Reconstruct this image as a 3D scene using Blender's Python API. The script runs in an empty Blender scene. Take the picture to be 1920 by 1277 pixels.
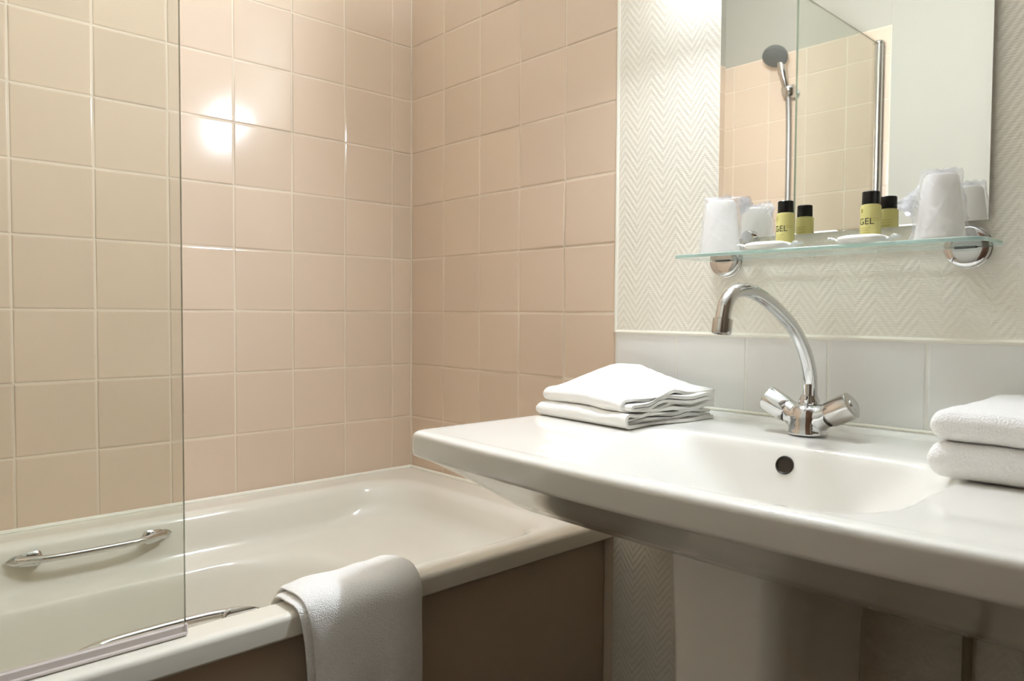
import bpy, bmesh, math, random
from mathutils import Vector, Matrix, noise
random.seed(7)
PI = math.pi
sc = bpy.context.scene
col = sc.collection
ZO = 1.0            # heights below are written from the eye-level tile joint, 1.0 m above the floor

# ------------------------------------------------------------------ camera, world, exposure
cam_d = bpy.data.cameras.new('camera')
cam = bpy.data.objects.new('camera', cam_d)
col.objects.link(cam)
sc.camera = cam
F = Vector((-0.73254921, 0.67976875, -0.03586227))
R_ = Vector((0.68003733, 0.73315323, 0.00596314))
U = R_.cross(F)
m = Matrix((R_, U, -F)).transposed().to_4x4()
m.translation = Vector((1.76023, -1.23693, ZO - 0.0036))
cam.matrix_world = m
cam_d.sensor_width = 36.0
cam_d.lens = 1385.35 / 1920 * 36.0
cam_d.clip_start = 0.02
cam_d.dof.use_dof = True
cam_d.dof.focus_distance = 1.30
cam_d.dof.aperture_fstop = 6.3

world = bpy.data.worlds.new('world')
sc.world = world
world.use_nodes = True
world.node_tree.nodes['Background'].inputs[0].default_value = (0.9, 0.88, 0.82, 1)
world.node_tree.nodes['Background'].inputs[1].default_value = 0.05
sc.view_settings.view_transform = 'Standard'
sc.view_settings.look = 'None'
sc.view_settings.gamma = 1.0
sc.view_settings.use_curve_mapping = False
sc.view_settings.exposure = 1.47
sc.cycles.max_bounces = 9
sc.cycles.diffuse_bounces = 5
sc.cycles.glossy_bounces = 5
sc.cycles.transmission_bounces = 6
sc.cycles.transparent_max_bounces = 12
sc.cycles.caustics_refractive = False
sc.cycles.sample_clamp_indirect = 6.0
LAMP_EMIT = 258.0
LAMP_POS = (0.98, -0.105, 0.700)

# ------------------------------------------------------------------ materials
def lin(c):
    out = []
    for v in c[:3]:
        v /= 255.0
        out.append(v / 12.92 if v <= 0.04045 else ((v + 0.055) / 1.055) ** 2.4)
    return (*out, 1.0)

class NT:
    """tiny node helper"""
    def __init__(self, mat):
        mat.use_nodes = True
        self.t = mat.node_tree
        self.b = self.t.nodes['Principled BSDF']
        self.out = self.t.nodes['Material Output']
    def n(self, kind, **kw):
        nd = self.t.nodes.new(kind)
        for k, v in kw.items():
            setattr(nd, k, v)
        return nd
    def l(self, a, b):
        self.t.links.new(a, b)
    def math(self, op, a, b=None, c=None):
        nd = self.n('ShaderNodeMath', operation=op)
        for i, v in enumerate((a, b, c)):
            if v is None: continue
            if isinstance(v, (int, float)): nd.inputs[i].default_value = v
            else: self.l(v, nd.inputs[i])
        return nd.outputs[0]

def mat(name, rgb, rough=0.5, metal=0.0, spec=0.5, trans=0.0, ior=1.45, coat=0.0,
        var=0.0, bump=None, sheen=0.0, sss=0.0, noise_col=None):
    M = bpy.data.materials.new(name)
    k = NT(M)
    b = k.b
    b.inputs['Base Color'].default_value = lin(rgb)
    b.inputs['Roughness'].default_value = rough
    b.inputs['Metallic'].default_value = metal
    b.inputs['Specular IOR Level'].default_value = spec
    b.inputs['Transmission Weight'].default_value = trans
    b.inputs['IOR'].default_value = ior
    b.inputs['Coat Weight'].default_value = coat
    b.inputs['Sheen Weight'].default_value = sheen
    if sss:
        b.inputs['Subsurface Weight'].default_value = sss
        b.inputs['Subsurface Radius'].default_value = (0.01, 0.01, 0.009)
        b.inputs['Subsurface Scale'].default_value = 0.6
    if var or noise_col:
        hsv = k.n('ShaderNodeHueSaturation')
        hsv.inputs['Color'].default_value = lin(rgb)
        src = None
        if var:
            oi = k.n('ShaderNodeObjectInfo')
            src = k.math('MULTIPLY_ADD', oi.outputs['Random'], 2 * var, 1 - var)
        if noise_col:
            tc = k.n('ShaderNodeTexCoord')
            nz = k.n('ShaderNodeTexNoise')
            nz.inputs['Scale'].default_value = noise_col[0]
            nz.inputs['Detail'].default_value = 3
            k.l(tc.outputs['Object'], nz.inputs['Vector'])
            s2 = k.math('MULTIPLY_ADD', nz.outputs[0], 2 * noise_col[1], 1 - noise_col[1])
            src = s2 if src is None else k.math('MULTIPLY', src, s2)
        k.l(src, hsv.inputs['Value'])
        k.l(hsv.outputs[0], b.inputs['Base Color'])
    if bump:
        scale, dist, strength = bump
        tc = k.n('ShaderNodeTexCoord')
        nz = k.n('ShaderNodeTexNoise')
        nz.inputs['Scale'].default_value = scale
        nz.inputs['Detail'].default_value = 2
        k.l(tc.outputs['Object'], nz.inputs['Vector'])
        bp = k.n('ShaderNodeBump')
        bp.inputs['Strength'].default_value = strength
        bp.inputs['Distance'].default_value = dist
        k.l(nz.outputs[0], bp.inputs['Height'])
        k.l(bp.outputs[0], b.inputs['Normal'])
    return M

def wallpaper_mat():
    M = bpy.data.materials.new('herringbone_wallpaper')
    k = NT(M)
    k.b.inputs['Base Color'].default_value = lin((238, 233, 219))
    k.b.inputs['Roughness'].default_value = 0.42
    tc = k.n('ShaderNodeTexCoord')
    sp = k.n('ShaderNodeSeparateXYZ')
    k.l(tc.outputs['Object'], sp.inputs[0])
    X, Z = sp.outputs[0], sp.outputs[2]
    half = 0.032
    tri = k.math('PINGPONG', k.math('ADD', X, 10 * half * 2 - 1.286), half)      # 0 at a peak
    v = k.math('MULTIPLY_ADD', tri, 1.35, Z)
    rib = k.math('SINE', k.math('MULTIPLY', v, 2 * PI / 0.0165))
    dash = k.math('SINE', k.math('MULTIPLY', Z, 2 * PI / 0.0040))
    nz = k.n('ShaderNodeTexNoise')
    nz.inputs['Scale'].default_value = 330
    nz.inputs['Detail'].default_value = 1
    mp = k.n('ShaderNodeMapping')
    mp.inputs['Scale'].default_value = (0.55, 1, 1.3)
    k.l(tc.outputs['Object'], mp.inputs[0])
    k.l(mp.outputs[0], nz.inputs['Vector'])
    h = k.math('MULTIPLY_ADD', dash, 0.22, rib)
    h = k.math('MULTIPLY_ADD', nz.outputs[0], 1.5, h)
    bp = k.n('ShaderNodeBump')
    bp.inputs['Strength'].default_value = 0.27
    bp.inputs['Distance'].default_value = 0.0011
    k.l(h, bp.inputs['Height'])
    k.l(bp.outputs[0], k.b.inputs['Normal'])
    return M

def sheet_glass(name, tint, refl=1.0):
    """thin clear pane: straight transmission plus fresnel reflection"""
    M = bpy.data.materials.new(name)
    k = NT(M)
    tr = k.n('ShaderNodeBsdfTransparent')
    tr.inputs[0].default_value = (*tint, 1)
    gl = k.n('ShaderNodeBsdfGlossy')
    gl.inputs['Roughness'].default_value = 0.0
    gl.inputs[0].default_value = (refl, refl, refl, 1)
    fr = k.n('ShaderNodeFresnel')
    ge = k.n('ShaderNodeNewGeometry')                        # the same reflectance on both faces of the thin pane
    k.l(k.math('MULTIPLY_ADD', ge.outputs['Backfacing'], 1 / 1.5 - 1.5, 1.5), fr.inputs[0])
    mx = k.n('ShaderNodeMixShader')
    k.l(fr.outputs[0], mx.inputs[0]); k.l(tr.outputs[0], mx.inputs[1]); k.l(gl.outputs[0], mx.inputs[2])
    k.l(mx.outputs[0], k.out.inputs[0])
    return M

def film_mat():
    M = bpy.data.materials.new('clear_plastic_film')
    k = NT(M)
    tr = k.n('ShaderNodeBsdfTransparent')
    tr.inputs[0].default_value = (0.97, 0.97, 0.98, 1)
    k.b.inputs['Base Color'].default_value = lin((245, 245, 246))
    k.b.inputs['Roughness'].default_value = 0.06
    k.b.inputs['Specular IOR Level'].default_value = 0.8
    mx = k.n('ShaderNodeMixShader')
    mx.inputs[0].default_value = 0.22
    k.l(tr.outputs[0], mx.inputs[1]); k.l(k.b.outputs[0], mx.inputs[2])
    k.l(mx.outputs[0], k.out.inputs[0])
    return M

def emit_mat(name, rgb, s):
    M = bpy.data.materials.new(name)
    k = NT(M)
    k.b.inputs['Base Color'].default_value = lin(rgb)
    k.b.inputs['Emission Color'].default_value = lin(rgb)
    k.b.inputs['Emission Strength'].default_value = s
    return M

TILE = mat('beige_glazed_tile', (219, 198, 176), rough=0.13, spec=0.5, var=0.03, bump=(14, 0.0009, 0.35))
GROUT = mat('cream_grout', (228, 213, 193), rough=0.8)
WTILE = mat('white_glazed_tile', (236, 235, 231), rough=0.12, var=0.012, bump=(16, 0.0008, 0.25))
WGROUT = mat('white_grout', (238, 236, 228), rough=0.7)
TRIM = mat('white_sealant', (244, 240, 226), rough=0.4)
PAPER = wallpaper_mat()
PAINT = mat('cream_paint', (178, 174, 162), rough=0.7)
SIDE = mat('taupe_paint', (128, 112, 92), rough=0.6)
CEIL = mat('ceiling_paint', (245, 243, 236), rough=0.8)
FLOOR = mat('brown_floor_tile', (96, 80, 64), rough=0.35, noise_col=(8, 0.06))
CERAMIC = mat('white_ceramic', (231, 228, 220), rough=0.09, spec=0.5, coat=0.3)
TUBM = mat('white_enamel', (226, 221, 208), rough=0.13, spec=0.5)
PANEL = mat('beige_bath_panel', (192, 176, 156), rough=0.45)
CHROME = mat('polished_chrome', (214, 214, 214), rough=0.06, metal=1.0)
CHROME2 = mat('satin_chrome', (205, 202, 198), rough=0.2, metal=1.0)
MIRROR = mat('silvered_glass', (240, 240, 235), rough=0.0, metal=1.0)
DARK = mat('dark_hole', (44, 36, 26), rough=0.4)
GLASS = sheet_glass('clear_screen_glass', (0.94, 0.953, 0.928))
SHELFG = sheet_glass('clear_shelf_glass', (0.93, 0.965, 0.95))
EDGE = mat('polished_glass_edge', (206, 236, 230), rough=0.15, trans=0.5, ior=1.5)
SCREDGE = mat('screen_glass_edge', (92, 98, 82), rough=0.2, trans=0.2, ior=1.5)
SEAL = mat('clear_seal_strip', (212, 202, 196), rough=0.2)
TERRY = mat('white_terry', (252, 250, 246), rough=0.95, spec=0.15, sheen=0.3, bump=(480, 0.0032, 0.8))
COTTON = mat('white_cotton', (248, 246, 241), rough=0.9, spec=0.15, sheen=0.2, bump=(500, 0.0012, 0.5))
CUPM = bpy.data.materials.new('frosted_plastic')
k_ = NT(CUPM); k_.b.inputs['Base Color'].default_value = lin((255, 253, 249)); k_.b.inputs['Roughness'].default_value = 0.35
tl_ = k_.n('ShaderNodeBsdfTranslucent'); tl_.inputs[0].default_value = lin((255, 253, 249))
tp_ = k_.n('ShaderNodeBsdfTransparent'); mx_ = k_.n('ShaderNodeMixShader'); mx_.inputs[0].default_value = 0.5; my_ = k_.n('ShaderNodeMixShader'); my_.inputs[0].default_value = 0.15
k_.l(k_.b.outputs[0], mx_.inputs[1]); k_.l(tl_.outputs[0], mx_.inputs[2]); k_.l(mx_.outputs[0], my_.inputs[1]); k_.l(tp_.outputs[0], my_.inputs[2]); k_.l(my_.outputs[0], k_.out.inputs[0])
FILM = film_mat()
GELM = mat('yellow_gel', (234, 225, 150), rough=0.16, trans=0.25, ior=1.33)
BLACK = mat('black_plastic', (20, 19, 18), rough=0.25)
INK = mat('dark_ink', (58, 56, 40), rough=0.5)
PRINT = mat('fine_print_ink', (176, 160, 84), rough=0.5)
SOAPM = mat('white_soap_wrapper', (248, 247, 242), rough=0.35, sss=0.2)
GREYP = mat('grey_shower_plastic', (112, 114, 110), rough=0.35)
HOSE = mat('metal_hose', (150, 146, 140), rough=0.45, metal=0.5)
PIPE = mat('painted_pipe', (150, 138, 112), rough=0.5)
BACK_GLOW = emit_mat('added_back_glow', (234, 243, 255), LAMP_EMIT * 0.016)  # weak glow added on the lamp back, lights the wall below
GLOBE = emit_mat('lit_opal_globe', (234, 243, 255), LAMP_EMIT)

# ------------------------------------------------------------------ mesh helpers
def mk(name, verts, faces, material, parent=None, smooth=35, mats=None, fmat=None, loc=None):
    """one mesh object; verts in scene coordinates (z from the eye-level datum)"""
    me = bpy.data.meshes.new(name)
    me.from_pydata([(v[0], v[1], v[2] + (ZO if loc is None else 0)) for v in verts], [], faces)
    me.update()
    bm = bmesh.new(); bm.from_mesh(me)
    bmesh.ops.recalc_face_normals(bm, faces=bm.faces)
    bm.to_mesh(me); bm.free()
    for mm in (mats or [material]):
        me.materials.append(mm)
    if fmat:
        me.polygons.foreach_set('material_index', fmat)
    if smooth:
        me.shade_smooth()
        me.set_sharp_from_angle(angle=math.radians(smooth))
    return link(name, me, parent, loc)

def link(name, me, parent=None, loc=None):
    o = bpy.data.objects.new(name, me)
    col.objects.link(o)
    if loc is not None:
        o.location = (loc[0], loc[1], loc[2] + ZO)
    if parent is not None:
        o.parent = parent
        o.matrix_parent_inverse = Matrix.Translation(parent.location).inverted()
    return o

def thing(name, label, cat, loc, group=None):
    o = bpy.data.objects.new(name, None)
    o.empty_display_size = 0.05
    col.objects.link(o)
    o.location = (loc[0], loc[1], loc[2] + ZO)
    return tag(o, label, cat, group)

def tag(o, label, cat, group=None):
    o['label'] = label; o['category'] = cat
    if group: o['group'] = group
    return o

def struct(o):
    o['kind'] = 'structure'
    return o

class G:
    """geometry collector"""
    def __init__(self):
        self.v = []; self.f = []; self.m = []
    def add(self, v, f, mi=0):
        b = len(self.v)
        self.v += [tuple(p) for p in v]
        self.f += [tuple(i + b for i in q) for q in f]
        self.m += [mi] * len(f)
        return self
    def box(self, x0, x1, y0, y1, z0, z1, mi=0):
        v = [(x, y, z) for z in (z0, z1) for y in (y0, y1) for x in (x0, x1)]
        return self.add(v, [(0, 2, 3, 1), (4, 5, 7, 6), (0, 1, 5, 4), (2, 6, 7, 3), (0, 4, 6, 2), (1, 3, 7, 5)], mi)
    def bbox(self, x0, x1, y0, y1, z0, z1, b=0.002, seg=2, mi=0):
        bm = bmesh.new()
        vs = [bm.verts.new((x, y, z)) for z in (z0, z1) for y in (y0, y1) for x in (x0, x1)]
        for q in [(0, 2, 3, 1), (4, 5, 7, 6), (0, 1, 5, 4), (2, 6, 7, 3), (0, 4, 6, 2), (1, 3, 7, 5)]:
            bm.faces.new([vs[i] for i in q])
        bmesh.ops.bevel(bm, geom=list(bm.edges), offset=b, segments=seg, profile=0.5, affect='EDGES')
        bm.verts.index_update()
        v = [tuple(p.co) for p in bm.verts]; f = [tuple(q.index for q in x.verts) for x in bm.faces]
        bm.free()
        return self.add(v, f, mi)
    def loft(self, rings, cap0=True, cap1=True, mi=0):
        n = len(rings[0]); v = [p for r in rings for p in r]; f = []
        for i in range(len(rings) - 1):
            for j in range(n):
                k = (j + 1) % n
                f.append((i * n + j, i * n + k, (i + 1) * n + k, (i + 1) * n + j))
        if cap0: f.append(tuple(range(n))[::-1])
        if cap1: f.append(tuple((len(rings) - 1) * n + j for j in range(n)))
        return self.add(v, f, mi)
    def tube(self, path, rad, n=16, caps=True, mi=0, squash=None):
        P = [Vector(p) for p in path]; rings = []
        up = None
        for i, p in enumerate(P):
            d = (P[min(i + 1, len(P) - 1)] - P[max(i - 1, 0)]).normalized()
            if up is None:
                up = d.orthogonal().normalized()
            up = (up - d * up.dot(d)).normalized()
            w = d.cross(up)
            r = rad[i] if isinstance(rad, (list, tuple)) else rad
            rings.append([tuple(p + r * (math.cos(2 * PI * j / n) * up + math.sin(2 * PI * j / n) * w)) for j in range(n)])
        return self.loft(rings, caps, caps, mi)
    def lathe(self, prof, org, axis=(0, 0, 1), n=32, mi=0, cap0=True, cap1=True, shape=None):
        a = Vector(axis).normalized()
        e1 = Vector((0, 0, 1)).cross(a)
        e1 = Vector((1, 0, 0)) if e1.length < 1e-4 else e1.normalized()
        e2 = a.cross(e1); o = Vector(org); rings = []
        for r, h in prof:
            ring = []
            for j in range(n):
                t = 2 * PI * j / n
                rr = r * (shape(t, h) if shape else 1)
                ring.append(tuple(o + a * h + rr * (math.cos(t) * e1 + math.sin(t) * e2)))
            rings.append(ring)
        return self.loft(rings, cap0, cap1, mi)
    def obj(self, name, material, parent=None, smooth=35, mats=None, weighted=False):
        o = mk(name, self.v, self.f, material, parent, smooth, mats, self.m if mats else None)
        if weighted:
            w = o.modifiers.new('weighted', 'WEIGHTED_NORMAL'); w.keep_sharp = True; w.weight = 60
        return o

def rrect(x0, x1, y0, y1, r, z, k=8, ms=14, f=None):
    """rounded rectangle ring, same vertex count for every call with the same k, ms"""
    pts = []
    cs = [(x1 - r, y0 + r, -PI / 2), (x1 - r, y1 - r, 0), (x0 + r, y1 - r, PI / 2), (x0 + r, y0 + r, PI)]
    for i, (cx, cy, a) in enumerate(cs):
        for j in range(k + 1):
            t = a + PI / 2 * j / k
            pts.append((cx + r * math.cos(t), cy + r * math.sin(t)))
        nx, ny, na = cs[(i + 1) % 4]
        e = (nx + r * math.cos(na), ny + r * math.sin(na)); s = pts[-1]
        for j in range(1, ms):
            pts.append((s[0] + (e[0] - s[0]) * j / ms, s[1] + (e[1] - s[1]) * j / ms))
    if f: pts = [f(x, y) for x, y in pts]
    return [(x, y, z(x, y) if callable(z) else z) for x, y in pts]

def ss(a, b, x):
    t = max(0.0, min(1.0, (x - a) / (b - a))); return t * t * (3 - 2 * t)

def smooth_path(pts, n=6):
    """Catmull-Rom through the points"""
    P = [Vector(p) for p in pts]; P = [2 * P[0] - P[1]] + P + [2 * P[-1] - P[-2]]; out = []
    for i in range(1, len(P) - 2):
        for j in range(n):
            t = j / n
            out.append(0.5 * ((2 * P[i]) + (P[i + 1] - P[i - 1]) * t + (2 * P[i - 1] - 5 * P[i] + 4 * P[i + 1] - P[i + 2]) * t * t + (3 * P[i] - P[i - 1] - 3 * P[i + 1] + P[i + 2]) * t ** 3))
    out.append(P[-2])
    return out

# ------------------------------------------------------------------ the room
RX, FY, FLZ, CLZ = 2.75, -1.5, -1.0, 1.45
REC = 0.0014        # depth of a joint behind the tile face
T = 0.15
TTOP = 1.0
struct(G().box(-0.2, RX + 0.2, FY - 0.2, 0.2, FLZ - 0.1, FLZ).obj('floor', FLOOR, smooth=0))
struct(G().box(-0.2, RX + 0.2, FY - 0.2, 0.2, CLZ, CLZ + 0.1).obj('ceiling', CEIL, smooth=0))
wall_left = struct(G().box(-0.12, -REC, FY - 0.12, 0.12, FLZ, CLZ).obj('wall_left', GROUT, smooth=0))
wall_back = struct(G().box(-REC, RX + 0.12, REC, 0.12, FLZ, CLZ).obj('wall_back', GROUT, smooth=0))
wall_front = struct(G().box(-REC, RX + 0.12, FY - 0.12, FY - REC, FLZ, CLZ).obj('wall_front', GROUT, smooth=0))
WOOD = mat('added_door_brown', (104, 76, 56), rough=0.4, noise_col=(5, 0.1))
added_door = G().bbox(1.50, 2.32, FY, FY + .035, FLZ, 1.02, .003, 1).obj('added_door_1', WOOD)  # dark panel out of view, added to cut light bouncing under the basin
struct(added_door)
g_ = G(); g_.lathe([(.022, 0), (.022, .004), (.008, .008), (.008, .045)], (1.58, FY + .0355, .04), (0, 1, 0), 18); g_.tube([(1.575, FY + .078, .04), (1.69, FY + .078, .04)], .008, 12)
g_.obj('added_door_handle', CHROME2, added_door)
wall_right = struct(G().box(RX, RX + 0.12, FY - REC, REC, FLZ, CLZ).obj('wall_right', SIDE, smooth=0))
# painted areas above and beside the tiles, herringbone wallpaper on the basin wall
G().box(-REC, 0.0, FY, 0, TTOP + 0.002, CLZ).obj('painted_panel', PAINT, wall_left, smooth=0)
pf = G(); pf.box(0.0, 0.752, FY - REC, FY, TTOP + 0.002, CLZ); pf.box(0.753, RX, FY - REC, FY, FLZ, CLZ)
pf.obj('painted_panel', PAINT, wall_front, smooth=0)
wp = G(); wp.box(0.7535, RX, 0.0, REC, -0.040, CLZ); wp.box(0.7535, RX, 0.0, REC, FLZ, -0.190); wp.box(0.0, 0.7535, 0.0, REC, TTOP + .002, CLZ)
wp.obj('wallpaper', PAPER, wall_back, smooth=0)
G().box(0.7535, RX, .0011, REC, -0.190, -0.040).obj('grout_band', WGROUT, wall_back, smooth=0)

tile_cache = {}
def tile_mesh(w, h, material):
    key = (round(w, 4), round(h, 4), material.name)
    if key in tile_cache: return tile_cache[key]
    v = []; f = []
    for ins, y in ((0.0, REC), (0.0006, 0.0005), (0.0028, 0.0)):
        a, b = w / 2 - ins, h / 2 - ins
        v += [(-a, y, -b), (a, y, -b), (a, y, b), (-a, y, b)]
    for i in range(2):
        for j in range(4):
            k = (j + 1) % 4
            f.append((i * 4 + j, i * 4 + k, i * 4 + 4 + k, i * 4 + 4 + j))
    f.append((8, 9, 10, 11))
    me = bpy.data.meshes.new('tile'); me.from_pydata(v, [], f); me.update(); me.materials.append(material)
    tile_cache[key] = me
    return me

def tile(parent, c, w, h, rz, material):
    o = link('tile', tile_mesh(w, h, material), parent, c)
    o.rotation_euler = (random.gauss(0, 0.0045), 0, rz + random.gauss(0, 0.0045))

GAP = 0.0036
rows = [(-0.45 + i * T, -0.45 + (i + 1) * T) for i in range(10)]
rows[-1] = (rows[-1][0], TTOP)
def run(parent, spans, place, rz, material, rws):
    for a, b in spans:
        for z0, z1 in rws:
            tile(parent, place((a + b) / 2, (z0 + z1) / 2), b - a - GAP, z1 - z0 - GAP, rz, material)
sl = [(0.0, 0.065)] + [(0.065 + i * T, min(0.065 + (i + 1) * T, 1.5)) for i in range(10)]
run(wall_left, sl, lambda s, z: (0, -s, z), PI / 2, TILE, rows)
sb = [(i * T + 0.001, (i + 1) * T + 0.001) for i in range(5)]
run(wall_back, sb, lambda s, z: (s, 0, z), 0, TILE, rows)
run(wall_front, sb, lambda s, z: (s, FY, z), PI, TILE, rows)
sw = [(0.754 + i * 0.1525, min(0.754 + (i + 1) * 0.1525, RX)) for i in range(11)]
sw = [s for s in sw if s[1] - s[0] > 0.02]
run(wall_back, sw, lambda s, z: (s, 0, z), 0, WTILE, [(-0.192, -0.0415)])
# white sealant beads framing the wallpaper
struct(G().tube([(0.7535, 0.001, -0.040), (0.7535, 0.001, CLZ)], 0.0045, 8).obj('trim_1', TRIM))
struct(G().tube([(0.7535, 0.001, -0.0400), (RX, 0.001, -0.0400)], 0.0042, 8).obj('trim_2', TRIM))
struct(G().tube([(0.0005, -0.0005, -0.445), (0.0005, -0.0005, TTOP)], 0.0028, 8).obj('trim_3', GROUT))

# ------------------------------------------------------------------ bathtub
tub = thing('bathtub', 'white enamel bathtub set in the beige tiled corner with a panelled side', 'bathtub', (0.37, -0.75, FLZ))
def R6(x0, x1, y0, y1, r, z): return rrect(x0, x1, y0, y1, r, z, k=10, ms=24)
E_ = 0.0015
rings = [
    R6(E_, .738, FY + E_, -E_, .004, -.484), R6(E_, .753, FY + E_, -E_, .004, -.484), R6(E_, .7555, FY + E_, -E_, .005, -.4815), R6(E_, .7558, FY + E_, -E_, .005, -.479),
    R6(E_, .7552, FY + E_, -E_, .006, -.4565), R6(E_, .7542, FY + E_, -E_, .006, -.4525), R6(E_, .7515, FY + E_, -E_, .007, -.4490), R6(.003, .7475, FY + .003, -.003, .008, -.4475), R6(.006, .742, FY + .006, -.006, .01, -.447),
    R6(.070, .703, -1.44, -.085, .12, -.4475), R6(.081, .695, -1.43, -.098, .125, -.4500), R6(.089, .688, -1.42, -.108, .13, -.456),
    R6(.096, .682, -1.415, -.120, .135, -.467), R6(.103, .677, -1.41, -.131, .142, -.495), R6(.108, .672, -1.405, -.148, .148, -.518), R6(.115, .666, -1.398, -.178, .155, -.531),
    R6(.125, .658, -1.39, -.235, .17, -.540), R6(.140, .645, -1.375, -.325, .18, -.5465), R6(.153, .633, -1.365, -.392, .19, -.5515), R6(.159, .627, -1.359, -.410, .19, -.557), R6(.163, .623, -1.355, -.420, .19, -.566),
    R6(.168, .618, -1.35, -.435, .19, -.58), R6(.186, .60, -1.33, -.50, .18, -.68), R6(.205, .58, -1.30, -.58, .16, -.79), R6(.225, .56, -1.27, -.63, .14, -.83), R6(.27, .52, -1.20, -.70, .10, -.845),
]
G().loft(rings, cap0=False).obj('tub_shell', TUBM, tub, smooth=60, weighted=True)
ap = G(); ap.bbox(.716, .728, FY + .001, -.001, FLZ, -.4845, .001, 1)
ap.obj('side_panel', PANEL, tub)
sealp = G()
for a, b in (((.0068, FY + .007, -.4455), (.0068, -.0068, -.4455)), ((.0068, -.0068, -.4455), (.748, -.0068, -.4455))):
    sealp.tube([a, b], .0055, 8)
sealp.obj('sealant_strip', TRIM, tub)
dr = G(); dr.lathe([(.03, 0), (.03, .002), (.022, .003), (.004, .001)], (.39, -1.1, -.845))
dr.obj('drain', CHROME, tub)

def grab_bar(name, label, x, side, y0, y1, z):
    t = thing(name, label, 'grab bar', (x, (y0 + y1) / 2, z), 'grab bars on the tub sides')
    s = side
    d = 0.030 * s
    path = smooth_path([(x + .006 * s, y0 + .018, z), (x + .019 * s, y0 + .04, z + .002), (x + d, y0 + .075, z + .002), (x + d + .003 * s, (y0 + y1) / 2, z + .002), (x + d, y1 - .075, z + .002), (x + .019 * s, y1 - .04, z + .002), (x + .006 * s, y1 - .018, z)], 6)
    n = len(path)
    G().tube(path, [.0098 - .0034 * math.sin(PI * i / (n - 1)) ** .5 for i in range(n)], 14).obj('rail', CHROME, t)
    for yy, dirn in ((y0, 1), (y1, -1)):
        g = G(); ringsb = []
        for i in range(13):
            u = i / 12
            w = .0150 * math.sin(min(1, u * 1.02) ** .6 * PI * .5) * (1 if u < .8 else math.sqrt(max(0, 1 - ((u - .8) / .2) ** 2)) + .02)
            hgt = .003 + .011 * ss(0, .7, u) * (1 - .5 * ss(.85, 1, u))
            yc = yy + dirn * .062 * u
            ringsb.append([(x + s * hgt * (.5 + .5 * math.cos(2 * PI * j / 14)) - .002 * s, yc, z + (w + .0006) * math.sin(2 * PI * j / 14)) for j in range(14)])
        g.loft(ringsb)
        mt = g.obj('end_mount', CHROME, t)
        sg = G(); sg.lathe([(.0042, 0), (.0042, .002), (.002, .0005)], (x + s * .0105, yy + dirn * .044, z - .004), (s, 0, 0), 14)
        sg.obj('screw_hole', DARK, mt)
    return t
grab_bar('grab_bar', 'slim chrome grab bar on the inner tub side below the tiled wall', .1065, 1, -1.0, -.70, -.478)
grab_bar('grab_bar', 'low chrome grab bar just inside the front tub edge, under the glass screen', .676, -1, -1.03, -.752, -.463)

# ------------------------------------------------------------------ glass bath screen
SX0, SX1, SY0, SY1, SZ0, SZ1 = .717, .723, -.883, -1.468, -.438, .937
scr = thing('bath_screen', 'frameless clear glass bath screen standing on the tub edge', 'shower screen', (.720, -1.17, -.446))
g = G()
g.box(SX0, SX1, SY1, SY0, SZ0, SZ1)
fm = [1, 1, 1, 1, 0, 0]
mk('glass_pane', g.v, g.f, None, scr, 0, [GLASS, SCREDGE], [1, 1, 1, 1, 0, 0])
g = G(); g.tube([(.720, -1.478, -.444), (.720, -1.478, .94)], .014, 20); g.bbox(.705, .735, -1.4985, -1.488, -.444, .935, .002, 1)
g.obj('hinge_post', CHROME2, scr)
G().lathe([(.017, 0), (.017, .006), (.013, .010), (.004, .012)], (.720, -1.478, .938)).obj('post_cap', CHROME2, scr)
g = G()
g.bbox(.7150, .7250, SY1 + .004, SY0 - .0005, -.4465, -.4315, .002, 1)
g.obj('seal_profile', SEAL, scr)
g = G(); g.tube([(.7270, SY1 + .004, -.4438), (.7270, SY0 - .001, -.4438)], .0026, 8)
g.obj('drip_lip', SEAL, scr)
g = G(); g.bbox(.7145, .7265, SY0 - .003, SY0 + .002, -.4465, -.4305, .0015, 1)
g.obj('seal_end_cap', SEAL, scr)

# ------------------------------------------------------------------ shower on the end wall (seen in the mirror)
sh = thing('hand_shower', 'grey-faced chrome hand shower on a wall holder, seen in the mirror', 'shower', (.40, -1.5, .83))
hd = Vector((.385, -1.385, .955)); ax = Vector((.05, .55, -.83)).normalized()
g = G(); g.lathe([(.012, -.040), (.026, -.032), (.041, -.016), (.0465, -.005), (.0465, 0.0)], hd, ax, 28, cap1=False)
g.obj('shower_head', GREYP, sh)
g = G(); g.lathe([(.0465, 0), (.046, .004), (.041, .006), (.01, .007)], hd, ax, 28); g.obj('spray_face', GREYP, sh)
hb = Vector((.405, -1.452, .825))
g = G(); g.tube(smooth_path([hd - ax * .022, hd - ax * .03 + Vector((.004, -.012, -.018)), (hd + hb) / 2 + Vector((.004, -.004, 0)), hb], 6), [.014] * 6 + [.016] * 6 + [.0135] * 7, 14)
g.obj('handle', CHROME2, sh)
g = G(); g.lathe([(.024, 0), (.024, .006), (.016, .012), (.013, .03)], (.405, -1.4995, .835), (0, 1, 0), 22); g.lathe([(.022, -.02), (.026, -.014), (.026, .014), (.022, .02)], (.405, -1.455, .84), (0, .35, .94), 20)
g.obj('wall_holder', CHROME, sh)
g = G(); g.tube(smooth_path([hb, (.407, -1.455, .74), (.405, -1.462, .60), (.402, -1.468, .42), (.396, -1.47, .2), (.40, -1.465, .0), (.43, -1.455, -.14), (.47, -1.455, -.19), (.50, -1.462, -.15), (.505, -1.47, -.10)], 8), .0095, 10)
g.obj('hose', HOSE, sh)
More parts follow.
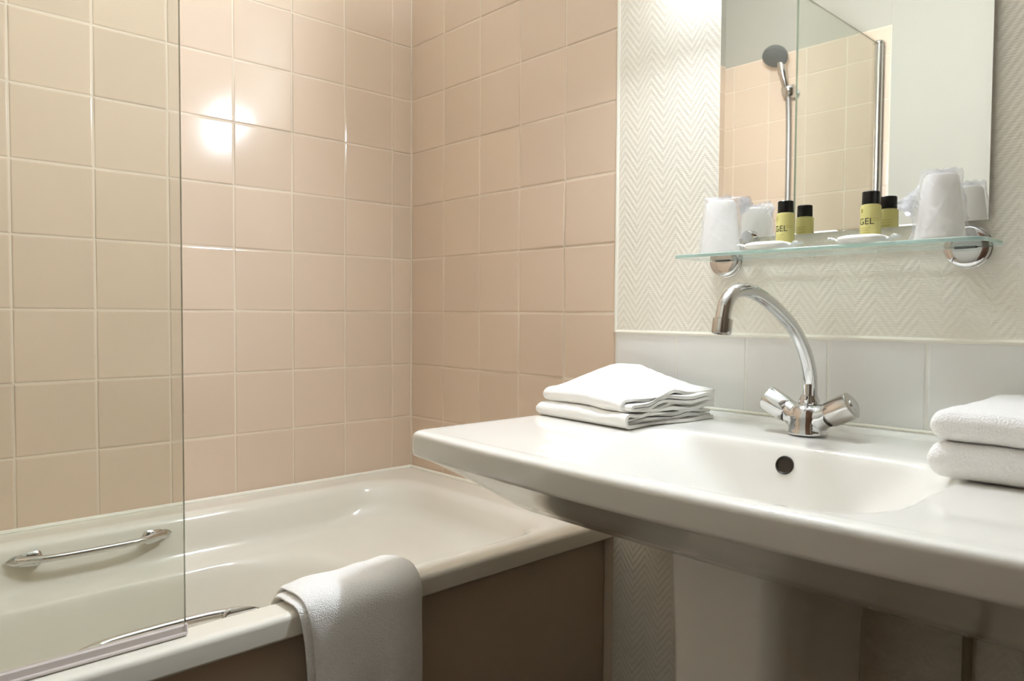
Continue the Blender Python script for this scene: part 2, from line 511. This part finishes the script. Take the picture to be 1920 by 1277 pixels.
g = G(); g.lathe([(.026, 0), (.026, .005), (.014, .010), (.012, .034)], (.505, -1.4995, -.075), (0, 1, 0), 20); g.tube([(.505, -1.47, -.07), (.505, -1.47, -.105)], .011, 14)
g.obj('hose_outlet', CHROME, sh)

# ------------------------------------------------------------------ washbasin
CX = 1.235
ZT = -.190
def bow(x, y):
    if y > -.30: return (x, y)
    w = ss(-.30, -.50, y) if False else max(0.0, min(1.0, (-.30 - y) / .22))
    return (x, y - w * .026 * (1 - ((x - CX) / .45) ** 2))
def RB(x0, x1, y0, y1, r, z): return rrect(x0, x1, y0, y1, r, z, k=10, ms=26, f=bow)
wb = thing('washbasin', 'wide white ceramic pedestal washbasin below the mirror', 'washbasin', (CX, -.25, FLZ))
B = -.0015
def back_up(x, y, z0): return z0 + (.0065 * ss(-.034, -.026, y))
rings = [
    RB(.800, 1.670, -.525, B, .02, -.2365), RB(.772, 1.698, -.543, B, .018, -.2345), RB(.769, 1.701, -.5475, B, .020, -.2315), RB(.7685, 1.7015, -.549, B, .021, -.227),
    RB(.782, 1.688, -.5565, B, .021, -.2005), RB(.7835, 1.6865, -.5560, B, .021, lambda x, y: back_up(x, y, -.1965)), RB(.7865, 1.6835, -.5535, B, .020, lambda x, y: back_up(x, y, -.1930)),
    RB(.791, 1.679, -.5495, -.004, .019, lambda x, y: back_up(x, y, -.1908)), RB(.797, 1.673, -.5440, -.008, .018, lambda x, y: back_up(x, y, ZT)),
    RB(.812, 1.658, -.5345, -.022, .02, lambda x, y: back_up(x, y, ZT)), RB(.814, 1.656, -.5335, -.030, .02, lambda x, y: back_up(x, y, ZT)), RB(.816, 1.654, -.5330, -.036, .02, ZT),
    RB(.93, 1.54, -.5305, -.19, .06, ZT - .0005),
    RB(1.012, 1.500, -.5265, -.212, .075, ZT - .001), RB(1.019, 1.494, -.5215, -.217, .078, ZT - .0025), RB(1.026, 1.488, -.516, -.221, .080, ZT - .0065),
    RB(1.040, 1.478, -.508, -.226, .083, ZT - .016), RB(1.075, 1.455, -.490, -.236, .085, ZT - .045), RB(1.115, 1.425, -.465, -.248, .085, ZT - .080),
    RB(1.145, 1.385, -.440, -.265, .08, ZT - .104), RB(1.175, 1.335, -.41, -.29, .055, ZT - .114), RB(1.22, 1.28, -.37, -.32, .02, ZT - .119),
]
g = G(); g.loft(rings, cap0=False)
# sloping underside and its cheeks
prof = [(-.545, -.2330), (-.53, -.2385), (-.49, -.264), (-.42, -.306), (-.37, -.336), (-.29, -.368), (-.20, -.398), (-.09, -.436), (-.02, -.452), (B, -.450)]
NXs = 24
uv = []; uf = []
for y, z in prof:
    ins = .030 + .030 * ss(-.5, 0, y)
    for i in range(NXs + 1):
        t = i / NXs
        x = .768 + ins + (.934 - 2 * ins) * t
        e = min(t, 1 - t) * NXs
        dz = .012 * max(0, 1 - e / 2) ** 2 * ss(-.53, -.45, y)
        bx, by = bow(x, y)
        uv.append((x, by, z + dz))
for r in range(len(prof) - 1):
    for i in range(NXs):
        a = r * (NXs + 1) + i
        uf.append((a, a + 1, a + NXs + 2, a + NXs + 1))
for s in (0, NXs):
    base = len(uv)
    for r, (y, z) in enumerate(prof):
        p = uv[r * (NXs + 1) + s]
        uv.append((p[0] - (.022 if s == 0 else -.022), p[1] if y > -.52 else p[1] + .02, -.2345))
    for r in range(len(prof) - 1):
        a = r * (NXs + 1) + s
        uf.append((a, a + NXs + 1, base + r + 1, base + r))
g.add(uv, uf)
g.obj('basin', CERAMIC, wb, smooth=50, weighted=True)
# pedestal
def ped(z):
    t = ss(-.33, -1.0, z)
    s_ = 1 - .16 * ((-.33 - z) / .67)
    if z < -.9: s_ += .10 * ss(-.9, -1.0, z)
    return RB0(1.235 - .088 * s_, 1.235 + .084 * s_, -.372 + .045 * (1 - s_) * 2, -.075, .034, z)
def RB0(x0, x1, y0, y1, r, z): return rrect(x0, x1, y0, y1, r, z, k=8, ms=8)
def ztop(x, y):
    for (ya, za), (yb, zb) in zip(prof, prof[1:]):
        if ya <= y <= yb: return za + (zb - za) * (y - ya) / (yb - ya) + .004
    return -.3
pr = [RB0(1.145, 1.321, -.374, -.072, .034, ztop), ped(-.46), ped(-.55), ped(-.7), ped(-.85), ped(-.93), ped(-.97), ped(-1.0)]
G().loft(pr).obj('pedestal', CERAMIC, wb, smooth=50)
# overflow
oc = Vector((1.2540, -.2308, -.2185)); on_ = Vector((0, -.945, .327)).normalized()
g = G(); g.lathe([(.0135, -.004), (.0135, .0012), (.0125, .0022), (.0112, .0014), (.0108, -.0005)], oc, on_, 28, cap0=False, cap1=False)
g.obj('overflow_ring', DARK, wb)
g = G(); g.lathe([(.0122, -.0012), (.0122, -.0002), (.003, -.0002)], oc, on_, 28); g.obj('overflow_hole', DARK, wb)
g = G(); g.lathe([(.024, 0), (.024, .002), (.018, .003), (.005, .002)], (1.25, -.345, ZT - .1185)); g.obj('drain', CHROME, wb)
# sealant between basin and tiles
G().tube([(.80, -.0036, -.1815), (1.67, -.0036, -.1815)], .003, 8).obj('sealant_strip', TRIM, wb)

# water pipe on the wall under the basin
g = G(); g.tube([(1.432, -.012, -.455), (1.432, -.012, -1.0)], .0065, 12)
for zz in (-.62, -.86): g.lathe([(.009, -.005), (.009, .005)], (1.432, -.012, zz), (0, 0, 1), 12); g.bbox(1.428, 1.436, -.012, 0.0, zz - .004, zz + .004, .001, 1)
tag(g.obj('water_pipe', PIPE), 'thin painted water pipe running down the wall under the basin', 'pipe')

# ------------------------------------------------------------------ faucet
FX, FYY = 1.232, -.115
fa = thing('faucet', 'chrome two-handle faucet with a tall swan-neck spout on the washbasin', 'faucet', (FX, FYY, ZT))
g = G()
g.lathe([(.0305, .002), (.0305, .004), (.0285, .010), (.0275, .018), (.0265, .03), (.0235, .042), (.018, .048)], (FX, FYY, ZT))
AX = {}
for s in (-1, 1):
    a = Vector((s * .88, 0, .47)).normalized(); AX[s] = a
    o = Vector((FX, FYY, ZT + .019))
    g.lathe([(.017, .0), (.0215, .012), (.0205, .024), (.0180, .034), (.0165, .046)], o, a, 24)
body = g.obj('body', CHROME, fa, smooth=180)
md = body.modifiers.new('blend', 'REMESH'); md.mode = 'VOXEL'; md.voxel_size = .0014; md.use_smooth_shade = True
md = body.modifiers.new('soften', 'SMOOTH'); md.factor = .5; md.iterations = 14
for s in (-1, 1):
    a = AX[s]; o = Vector((FX, FYY, ZT + .017)) + a * .041
    def lobes(t, h): return 1 + .045 * math.cos(4 * t)
    g = G(); g.lathe([(.0165, -.004), (.0186, -.002), (.0190, .0), (.0202, .033), (.0196, .0355), (.0170, .037), (.012, .0373)], o, a, 48, shape=lobes)
    h = g.obj('handle', CHROME2 if s > 0 else CHROME, fa)
    g = G(); g.lathe([(.0176, -.0075), (.0176, -.0042)], o, a, 28); g.obj('handle_gap_ring', DARK, h)  # dark ring stands in for the shaded gap at the handle base
    g = G(); g.lathe([(.0092, .0368), (.0092, .0385), (.0082, .0392), (.003, .0388)], o, a, 24)
    g.obj('handle_cap', CHROME, h)
g = G(); g.lathe([(.0150, .044), (.0160, .049), (.0155, .055), (.0130, .060), (.0128, .062)], (FX, FYY + .004, ZT), (0, 0, 1), 28)
g.obj('spout_collar', CHROME, fa)
sp = [(-.110, -.150), (-.109, -.128), (-.110, -.100), (-.121, -.072), (-.143, -.044), (-.172, -.020), (-.208, .000), (-.246, .0165), (-.282, .0275), (-.312, .0315), (-.338, .0275), (-.356, .0155), (-.3635, -.001), (-.366, -.012)]
path = smooth_path([(FX, y, z) for y, z in sp], 5)
G().tube(path, [.0112 - .0012 * ss(0, 25, i) for i in range(len(path))], 20).obj('spout', CHROME, fa)
g = G(); d = (Vector(path[-1]) - Vector(path[-4])).normalized()
g.lathe([(.0105, -.004), (.0128, -.003), (.0130, -.001), (.0130, .014), (.0122, .0165), (.0095, .0165), (.009, .013)], path[-1], d, 28)
g.obj('aerator', CHROME2, fa)
g = G(); g.tube([(FX + .006, FYY - .019, ZT + .035), (FX + .006, FYY - .019, ZT + .058)], .0024, 10); g.lathe([(.0035, 0), (.0042, .003), (.0042, .010), (.003, .012)], (FX + .006, FYY - .019, ZT + .052), n=14)
g.obj('lift_rod', CHROME, fa)

# ------------------------------------------------------------------ mirror
MX0, MX1, MZ0, MZ1 = 1.004, 1.443, .136, .655
mi = thing('wall_mirror', 'large frameless wall mirror hanging above the glass shelf', 'mirror', ((MX0 + MX1) / 2, 0, MZ0))
def rect(x0, x1, z0, z1, y): return [(x0, y, z0), (x1, y, z0), (x1, y, z1), (x0, y, z1)]
bv = .0105
g = G(); g.loft([rect(MX0, MX1, MZ0, MZ1, -.006), rect(MX0, MX1, MZ0, MZ1, -.01155), rect(MX0 + bv, MX1 - bv, MZ0 + bv * .25, MZ1 - bv, -.012)])
g.obj('mirror_plate', MIRROR, mi, smooth=0)
g = G(); g.bbox(MX0 + .02, MX1 - .02, -.006, -.0002, MZ0 + .03, MZ1 - .02, .001, 1); g.obj('backing', PAINT, mi)
for x in (1.069, 1.378):
    g = G(); g.lathe([(.0085, 0), (.0085, .012), (.0115, .0135), (.0118, .020), (.0105, .0225), (.004, .0228)], (x, -.0002, .1375), (0, -1, 0), 24)
    g.obj('mirror_clip', CHROME, mi)

# ------------------------------------------------------------------ glass shelf
SHZ = .1035
shf = thing('glass_shelf', 'clear glass shelf with aqua edge on two round chrome brackets', 'shelf', (1.22, -.06, .07))
def shelf_ring(z, ins): return rrect(.975 + ins, 1.466 - ins, -.121 + ins, -.008 - ins, .022, z, k=8, ms=10)
ra, rb, rc, rd = shelf_ring(SHZ - .006, .0008), shelf_ring(SHZ - .0052, 0), shelf_ring(SHZ - .0008, 0), shelf_ring(SHZ, .0008)
g = G(); n = len(ra); g.loft([ra, rb, rc, rd], True, True)
mi_ = [1] * (3 * n) + [0, 0]
mk('glass_pane', g.v, g.f, None, shf, 0, [SHELFG, EDGE], mi_)
for x in (1.0185, 1.4165):
    g = G(); cz = .0985; r0 = .0305; slot0, slot1 = SHZ - .0068, SHZ + .0008
    def seg(lo, hi):
        a0 = math.asin(max(-1, min(1, (lo - cz) / r0))); a1 = math.asin(max(-1, min(1, (hi - cz) / r0)))
        N = 16; right = [a0 + (a1 - a0) * i / N for i in range(N + 1)]
        def ring(rr, y):
            k = rr / r0
            pr_ = [(x + rr * math.cos(a), y, cz + max(lo - cz, min(hi - cz, rr * math.sin(a)))) for a in right]
            pl_ = [(x - rr * math.cos(a), y, cz + max(lo - cz, min(hi - cz, rr * math.sin(a)))) for a in right[::-1]]
            return pr_ + pl_
        g.loft([ring(r0, -.0002), ring(r0, -.012), ring(r0 * .975, -.0142), ring(r0 * .92, -.0155), ring(r0 * .6, -.0163), ring(r0 * .25, -.0165)])
    seg(cz - r0, slot0); seg(slot1, cz + r0)
    g.lathe([(r0 * 1.03, .0002), (r0 * 1.03, .004), (r0 * .99, .005)], (x, 0, cz), (0, -1, 0), 40)
    br = g.obj('bracket', CHROME, shf, smooth=40)
    g = G(); g.bbox(x - .014, x + .014, -.020, -.004, slot0 - .0008, slot0 + .0005, .0003, 1); g.obj('rubber_pad', DARK, br)

# ------------------------------------------------------------------ things on the shelf
def cup(label, x, y, rb_, rt, h, knot, seed):
    t = thing('plastic_cup', label, 'cup', (x, y, SHZ), 'wrapped cups on the glass shelf')
    z0 = SHZ + .001
    g = G()
    g.lathe([(rb_ - .0022, 0), (rb_, 0), (rb_, .003), (rb_ - .001, .004), (rt + .0015, h - .004), (rt - .002, h), (.004, h)], (x, y, z0), n=36, cap0=False)
    g.lathe([(rb_ - .0022, 0), (rt - .0005, h - .005), (.004, h - .006)], (x, y, z0), n=36, cap0=False)
    g.obj('cup_body', CUPM, t, smooth=50)
    rings = []; N = 120; L = 44
    kx, ky, kz = knot
    for i in range(L + 1):
        u = i / L
        hh = h * 1.035 * min(1, u / .78)
        base = (rb_ + .0035) + ((rt + .0035) - (rb_ + .0035)) * min(1, u / .78)
        if u > .78: base *= math.cos((u - .78) / .22 * PI / 2) + .02
        ring = []
        for j in range(N):
            a = 2 * PI * j / N
            c, s = math.cos(a), math.sin(a)
            nv = noise.noise(Vector((c * 2.2 + seed, s * 2.2, hh * 45)))
            n2 = noise.noise(Vector((c * 7 + seed, s * 7, hh * 160 + seed)))
            rr = base * (1 + .035 * nv) + .0011 * n2 + .0022 * max(0, math.sin(a * 5 + hh * 190 + seed)) ** 10 + .0016 * max(0, math.sin(a * 8 - hh * 120 + seed * 2)) ** 14
            # the film is gathered towards a tuft on one side
            w = max(0, c * kx + s * ky) ** 6 * math.exp(-((hh - kz) / .016) ** 2)
            rr += w * .017 * (1 + .6 * math.sin(a * 31 + hh * 700))
            ring.append((x + rr * c, y + rr * s, z0 + .0005 + hh + .0022 * n2 * ss(.5, .8, u) + (.006 * nv * ss(.7, .8, u))))
        rings.append(ring)
    g = G(); g.loft(rings, cap0=False)
    g.obj('film_wrapper', FILM, t, smooth=28)
    return t
cup('upturned plastic cup in clear film at the end of the shelf near the tub', 1.048, -.073, .0345, .0235, .093, (.8, .6, .088), 3.1)
cup('upturned plastic cup in gathered clear film at the shelf end far from the tub', 1.402, -.082, .0330, .0205, .0915, (-.9, -.44, .052), 8.4)

def text_mesh(body, size):
    cu = bpy.data.curves.new('t', 'FONT'); cu.body = body; cu.size = size; cu.align_x = 'LEFT'
    o = bpy.data.objects.new('t', cu); col.objects.link(o)
    me = o.to_mesh()
    bm = bmesh.new(); bm.from_mesh(me); o.to_mesh_clear()
    bmesh.ops.triangulate(bm, faces=bm.faces)
    bmesh.ops.subdivide_edges(bm, edges=[e for e in bm.edges if e.calc_length() > size * .12], cuts=2)
    bm.verts.index_update()
    v = [tuple(p.co) for p in bm.verts]; f = [tuple(q.index for q in fc.verts) for fc in bm.faces]
    bm.free(); bpy.data.objects.remove(o); bpy.data.curves.remove(cu)
    return v, f

def bottle(label, x, y, face, rb_=.0150):
    t = thing('gel_bottle', label, 'bottle', (x, y, SHZ), 'gel bottles on the glass shelf')
    z0 = SHZ + .0004
    G().lathe([(.011, 0), (rb_ - .0012, .0004), (rb_, .002), (rb_, .0615), (rb_ - .001, .0640), (.0118, .0652), (.0105, .0655)], (x, y, z0), n=36).obj('bottle_body', GELM, t)
    G().lathe([(.0125, .0656), (.0128, .0662), (.0126, .0840), (.0118, .0850), (.003, .0851)], (x, y, z0), n=32).obj('cap', BLACK, t)
    rr = rb_ + .00018
    def wrap(v, a0, zc): return [(x + rr * math.cos(a0 + p[0] / rb_), y + rr * math.sin(a0 + p[0] / rb_), zc + p[1]) for p in v]
    v, f = text_mesh('GEL', .0140)
    mk('lettering', wrap(v, face - .0185 / rb_ , z0 + .0335), f, INK, t, 0)
    v, f = G().box(0, .005, 0, .0055, 0, 0).v, None
    em = G()
    def strip(a, b, zc0, zc1):
        nseg = 8
        vv = [wrap([(a + (b - a) * i / nseg, 0)], face - .0185 / rb_, zz)[0] for zz in (zc0, zc1) for i in range(nseg + 1)]
        em.add(vv, [(i, i + 1, i + nseg + 2, i + nseg + 1) for i in range(nseg)])
    strip(.003, .0068, z0 + .052, z0 + .0578)
    em.obj('emblem', PRINT, t, 0)
    em = G()
    for i in range(5): strip(.001, .019 - .002 * (i % 2), z0 + .0275 - i * .0036, z0 + .0283 - i * .0036)
    for i in range(2): strip(.021, .034, z0 + .042 - i * .003, z0 + .0427 - i * .003)
    em.obj('fine_print', PRINT, t, 0)
    bk = G()
    em = bk
    for i in range(7):
        nseg = 10; a0 = face + PI
        vv = [(x + rr * math.cos(a0 - .9 + 1.8 * k / nseg), y + rr * math.sin(a0 - .9 + 1.8 * k / nseg), zz) for zz in (z0 + .046 - i * .0042, z0 + .0468 - i * .0042) for k in range(nseg + 1)]
        bk.add(vv, [(k, k + 1, k + nseg + 2, k + nseg + 1) for k in range(nseg)])
    bk.obj('back_print', PRINT, t, 0)
    return t
bottle('yellow gel bottle with black cap on the shelf, the one closer to the tub', 1.1545, -.047, -1.25)
bottle('yellow gel bottle with black cap on the shelf, the one farther from the tub', 1.2935, -.047, -1.25)

def soap(label, x, y, L, rot):
    N = 34; Mx = 14; v = []; f = []
    ca, sa = math.cos(rot), math.sin(rot)
    rings = []
    for i in range(N + 1):
        u = -1 + 2 * i / N
        core = max(0, 1 - (abs(u) / .74) ** 3.5) ** .5 if abs(u) < .74 else 0
        hw = .0245 * (core if abs(u) < .70 else 0) + .012 + .006 * ss(.7, 1, abs(u))
        hz = .0068 * core + .0007
        zc = .0068 + .002 + (.004 * ss(.72, 1, abs(u)))
        ring = []
        for j in range(20):
            a = 2 * PI * j / 20
            yy = hw * math.copysign(abs(math.cos(a)) ** .7, math.cos(a)); zz = hz * math.copysign(abs(math.sin(a)) ** .8, math.sin(a))
            rip = .0016 * math.sin(yy * 1500 + i) * ss(.6, .85, abs(u))
            px = u * L / 2 + .002 * noise.noise(Vector((yy * 200, i, 3)))
            ring.append((x + px * ca - yy * sa, y + px * sa + yy * ca, SHZ + .0005 + max(0, zc - .0020 + zz + rip)))
        rings.append(ring)
    o = G().loft(rings).obj('wrapped_soap', SOAPM, None, smooth=60)
    return tag(o, label, 'soap', 'wrapped soaps on the glass shelf')
soap('flat white wrapped soap in front of the gel bottle closer to the tub', 1.150, -.090, .098, .10)
soap('flat white wrapped soap in front of the gel bottle farther from the tub', 1.301, -.090, .094, .12)

# ------------------------------------------------------------------ towels
def sheet_loop(path, t):
    """closed outline of a sheet of thickness t around a 2-D centre line"""
    P = [Vector(p) for p in path]; L = []; Rr = []
    for i, p in enumerate(P):
        d = (P[min(i + 1, len(P) - 1)] - P[max(i - 1, 0)]).normalized(); nrm = Vector((-d.y, d.x))
        L.append(p + nrm * t / 2); Rr.append(p - nrm * t / 2)
    e0 = P[0] - (P[1] - P[0]).normalized() * t * .4; e1 = P[-1] + (P[-1] - P[-2]).normalized() * t * .4
    return [e0] + L + [e1] + Rr[::-1]

def fold_u(yf, yb, zc, r, n=10, kb=0):
    """U fold: lower leg from the back, round nose at the front, upper leg to the back"""
    pts = []
    M = 12
    for i in range(M): pts.append((yb + (yf + r - yb) * i / M, zc - r))
    for i in range(n + 1):
        a = -PI / 2 - PI * i / n
        pts.append((yf + r + r * math.cos(a), zc + r * math.sin(a)))
    for i in range(1, M + 1): pts.append((yf + r + (yb - yf - r) * i / M, zc + r))
    return pts

def fold_towel(name, label, material, bundles, x0, x1, H, deform, group=None, nx=40, round_l=.02, round_r=0.0, seed=0):
    g = G()
    for bi, (loop, zc, xe0, xe1) in enumerate(bundles):
        rings = []
        for i in range(nx + 1):
            u = (i / nx) ** 1.7
            x = (x0 + xe0) + ((x1 + xe1) - (x0 + xe0)) * u
            dl = x - (x0 + xe0); dr_ = (x1 + xe1) - x
            sl_ = max(.0, 1 - (1 - min(1, dl / round_l)) ** 2.6) ** (1 / 2.6) if round_l else 1
            if round_r: sl_ *= math.sqrt(max(.0, 1 - (1 - min(1, dr_ / round_r)) ** 2))
            sl_ = max(sl_, .15)
            ring = []
            for p in loop:
                ring.append(deform(x, p[0] + (1 - sl_) * .012, zc + (p[1] - zc) * sl_, u, bi))
            rings.append(ring)
        g.loft(rings)
    o = g.obj(name, material, None, smooth=60)
    return tag(o, label, 'towel', group)

# creased towel on the tub side of the basin
def nested(yf, yb, zc, r_out, t, xe):
    out = []
    r1 = r_out - t / 2
    out.append((sheet_loop(fold_u(yf, yb, zc, r1), t), zc, *xe[0]))
    r2 = r1 - t * 1.04
    if r2 > t * .4:
        out.append((sheet_loop(fold_u(yf + t * 1.1, yb - .006, zc, r2), t * .95), zc, *xe[1]))
    return out
def dl_(x, y, z, u, bi):
    h = max(0.0, (z - ZT) / .054)
    lift = .034 * ss(-.27, -.10, y) * ss(1.03, .81, x) * h
    dip = -.010 * h * ss(.93, 1.03, x) * ss(-.15, -.28, y)
    edge = ss(.80, 1.0, u)
    w = .0028 * edge * math.sin(y * 60 + bi * 2.1) * min(1, h * 3)
    nn = (.0034 * noise.noise(Vector((x * 16, y * 16, bi * 3.0))) + .0016 * noise.noise(Vector((x * 55, y * 30, bi * 5.0)))) * min(1, h * 2.5)
    xx = x + .006 * edge * math.sin(y * 38 + bi * 1.7) + .012 * edge * ss(-.10, -.03, y)
    rot = -.085
    cx, cy = .91, -.165
    dx, dy = xx - cx, y + .012 * (1 - u) * h - cy
    return (cx + dx * math.cos(rot) - dy * math.sin(rot), cy + dx * math.sin(rot) + dy * math.cos(rot), max(ZT + .0005, z + lift + dip + w + nn))
bl = nested(-.285, -.056, ZT + .0138, .0135, .0062, [(0, 0), (.008, -.004)]) + nested(-.279, -.060, ZT + .0402, .0130, .0060, [(.006, -.006), (.010, .002)])
fold_towel('folded_towel', 'creased white cotton towel folded on the basin corner next to the tub', COTTON, bl, .792, 1.022, .054, dl_, None, seed=1)

# two plump terry towels on the far side of the basin
def dr1(x, y, z, u, bi):
    nn = .0022 * noise.noise(Vector((x * 22 + 4, y * 22, bi * 3.0)))
    zz = z + nn * min(1, (z - ZT) * 60)
    return (x + .012 * (y + .3), y - .05 * (x - 1.5) * 0 + .01 * math.sin(x * 9), max(ZT + .0004, zz))
b1 = nested(-.312, -.07, ZT + .0215, .0205, .0098, [(0, 0), (.006, -.004)])
fold_towel('folded_towel', 'plump white terry towel, the lower of two stacked on the basin', TERRY, b1, 1.463, 1.64, .045, dr1, 'terry towels stacked on the basin', round_l=.020)
ZB = ZT + .0415
def dr2(x, y, z, u, bi):
    nn = .0022 * noise.noise(Vector((x * 20 + 9, y * 20, bi * 3.0 + 7)))
    zz = z + nn + .002 * ss(-.20, -.10, y) * ss(ZB, ZB + .02, z)
    return (x + .012 * (y + .3), y + .01 * math.sin(x * 9 + .4), zz)
b2 = nested(-.308, -.075, ZB + .0195, .0178, .0085, [(0, 0), (.006, -.004)])
fold_towel('folded_towel', 'plump white terry towel, the upper of two stacked on the basin', TERRY, b2, 1.463, 1.637, .04, dr2, 'terry towels stacked on the basin', round_l=.018)

# towel hanging over the tub edge
def drape(layer):
    off = .0080 + layer * .0100
    prof_in = [(.652, -.530), (.660, -.517), (.667, -.500), (.673, -.480), (.680, -.463), (.691, -.4505), (.705, -.4465), (.725, -.4455), (.743, -.4455), (.7535, -.4495), (.7570, -.461), (.7575, -.49), (.757, -.54), (.755, -.60), (.753, -.68), (.752, -.80)]
    P = smooth_path([(a, 0, b) for a, b in prof_in], 4)
    y0 = -.738 + .010 * layer; y1 = -.522 - .004 * layer
    NY = 36; up = []; dn = []
    for i, p in enumerate(P):
        d = (P[min(i + 1, len(P) - 1)] - P[max(i - 1, 0)]).normalized()
        nrm = Vector((-d.z, 0, d.x))
        if nrm.x < 0 and nrm.z < 0: nrm = -nrm
        s = i / (len(P) - 1); hang = ss(.52, 1.0, s)
        a = []; b = []
        for j in range(NY + 1):
            v = j / NY
            y = y0 + (y1 - y0) * v
            y += (.022 * (1 - v) * hang if True else 0) + .006 * hang * v
            wv = .0030 * math.sin(v * 15 + 1.2 * layer + s * 3) * hang + .0022 * noise.noise(Vector((y * 26, s * 9, layer * 5)))
            bulge = .007 * ss(.55, .95, v) * math.sin(PI * min(1, max(0, (s - .22) / .55))) ** 2
            puff = .004 * ss(0.02, .2, v) * ss(0.0, .12, 1 - v)
            q = p + nrm * (off + max(-.002, wv) + bulge + puff * layer); q.y = y
            th = .0042 * (.25 + .75 * min(1, min(v, 1 - v) / .03))
            a.append(tuple(q + nrm * th)); b.append(tuple(q - nrm * th))
        up.append(a); dn.append(b)
    rings = [a + b[::-1] for a, b in zip(up, dn)]
    return rings
g = G(); g.loft(drape(0)); g.loft(drape(1))
tag(g.obj('bath_towel', TERRY, None, smooth=60), 'white terry towel hanging over the front edge of the tub', 'towel')

# ------------------------------------------------------------------ wall lamp above the mirror
lx, ly, lz = LAMP_POS
la = thing('wall_lamp', 'slim wall lamp mounted above the mirror', 'lamp', (lx, 0, lz))
LR, LH = .038, .075
segs = 40
tilt = math.radians(141)             # faces forward and up; the back's own glow is added to brighten the wall
for nm, mt, a0, a1 in (('lamp_diffuser', GLOBE, tilt - math.radians(96), tilt + math.radians(96)), ('glowing_lamp_back', BACK_GLOW, tilt + math.radians(96), tilt + math.radians(264))):
    g = G(); ringsl = []
    rr = LR if nm == 'lamp_diffuser' else LR + .002
    for xx in (-LH, LH):
        ringsl.append([(lx + xx, ly + rr * math.cos(a0 + (a1 - a0) * i / segs), lz + rr * math.sin(a0 + (a1 - a0) * i / segs)) for i in range(segs + 1)])
    v = ringsl[0] + ringsl[1]; n = segs + 1
    f = [(i, i + 1, n + i + 1, n + i) for i in range(segs)] + [tuple(range(n)), tuple(range(n, 2 * n))]
    f.append((0, segs, n + segs, n))
    g.add(v, f)
    g.obj(nm, mt, la, smooth=30)
    if nm == 'glowing_lamp_back':
        g = G()
        g.bbox(lx - LH - .006, lx - LH + .0005, ly - LR - .003, ly + LR + .003, lz - LR - .003, lz + LR + .003, .002, 1)
        g.bbox(lx + LH - .0005, lx + LH + .006, ly - LR - .003, ly + LR + .003, lz - LR - .003, lz + LR + .003, .002, 1)
        g.bbox(lx - .05, lx + .05, ly + LR * .6, -.0002, lz - .002, lz + .03, .003, 1)
        g.obj('lamp_bracket', CEIL, la, smooth=30)
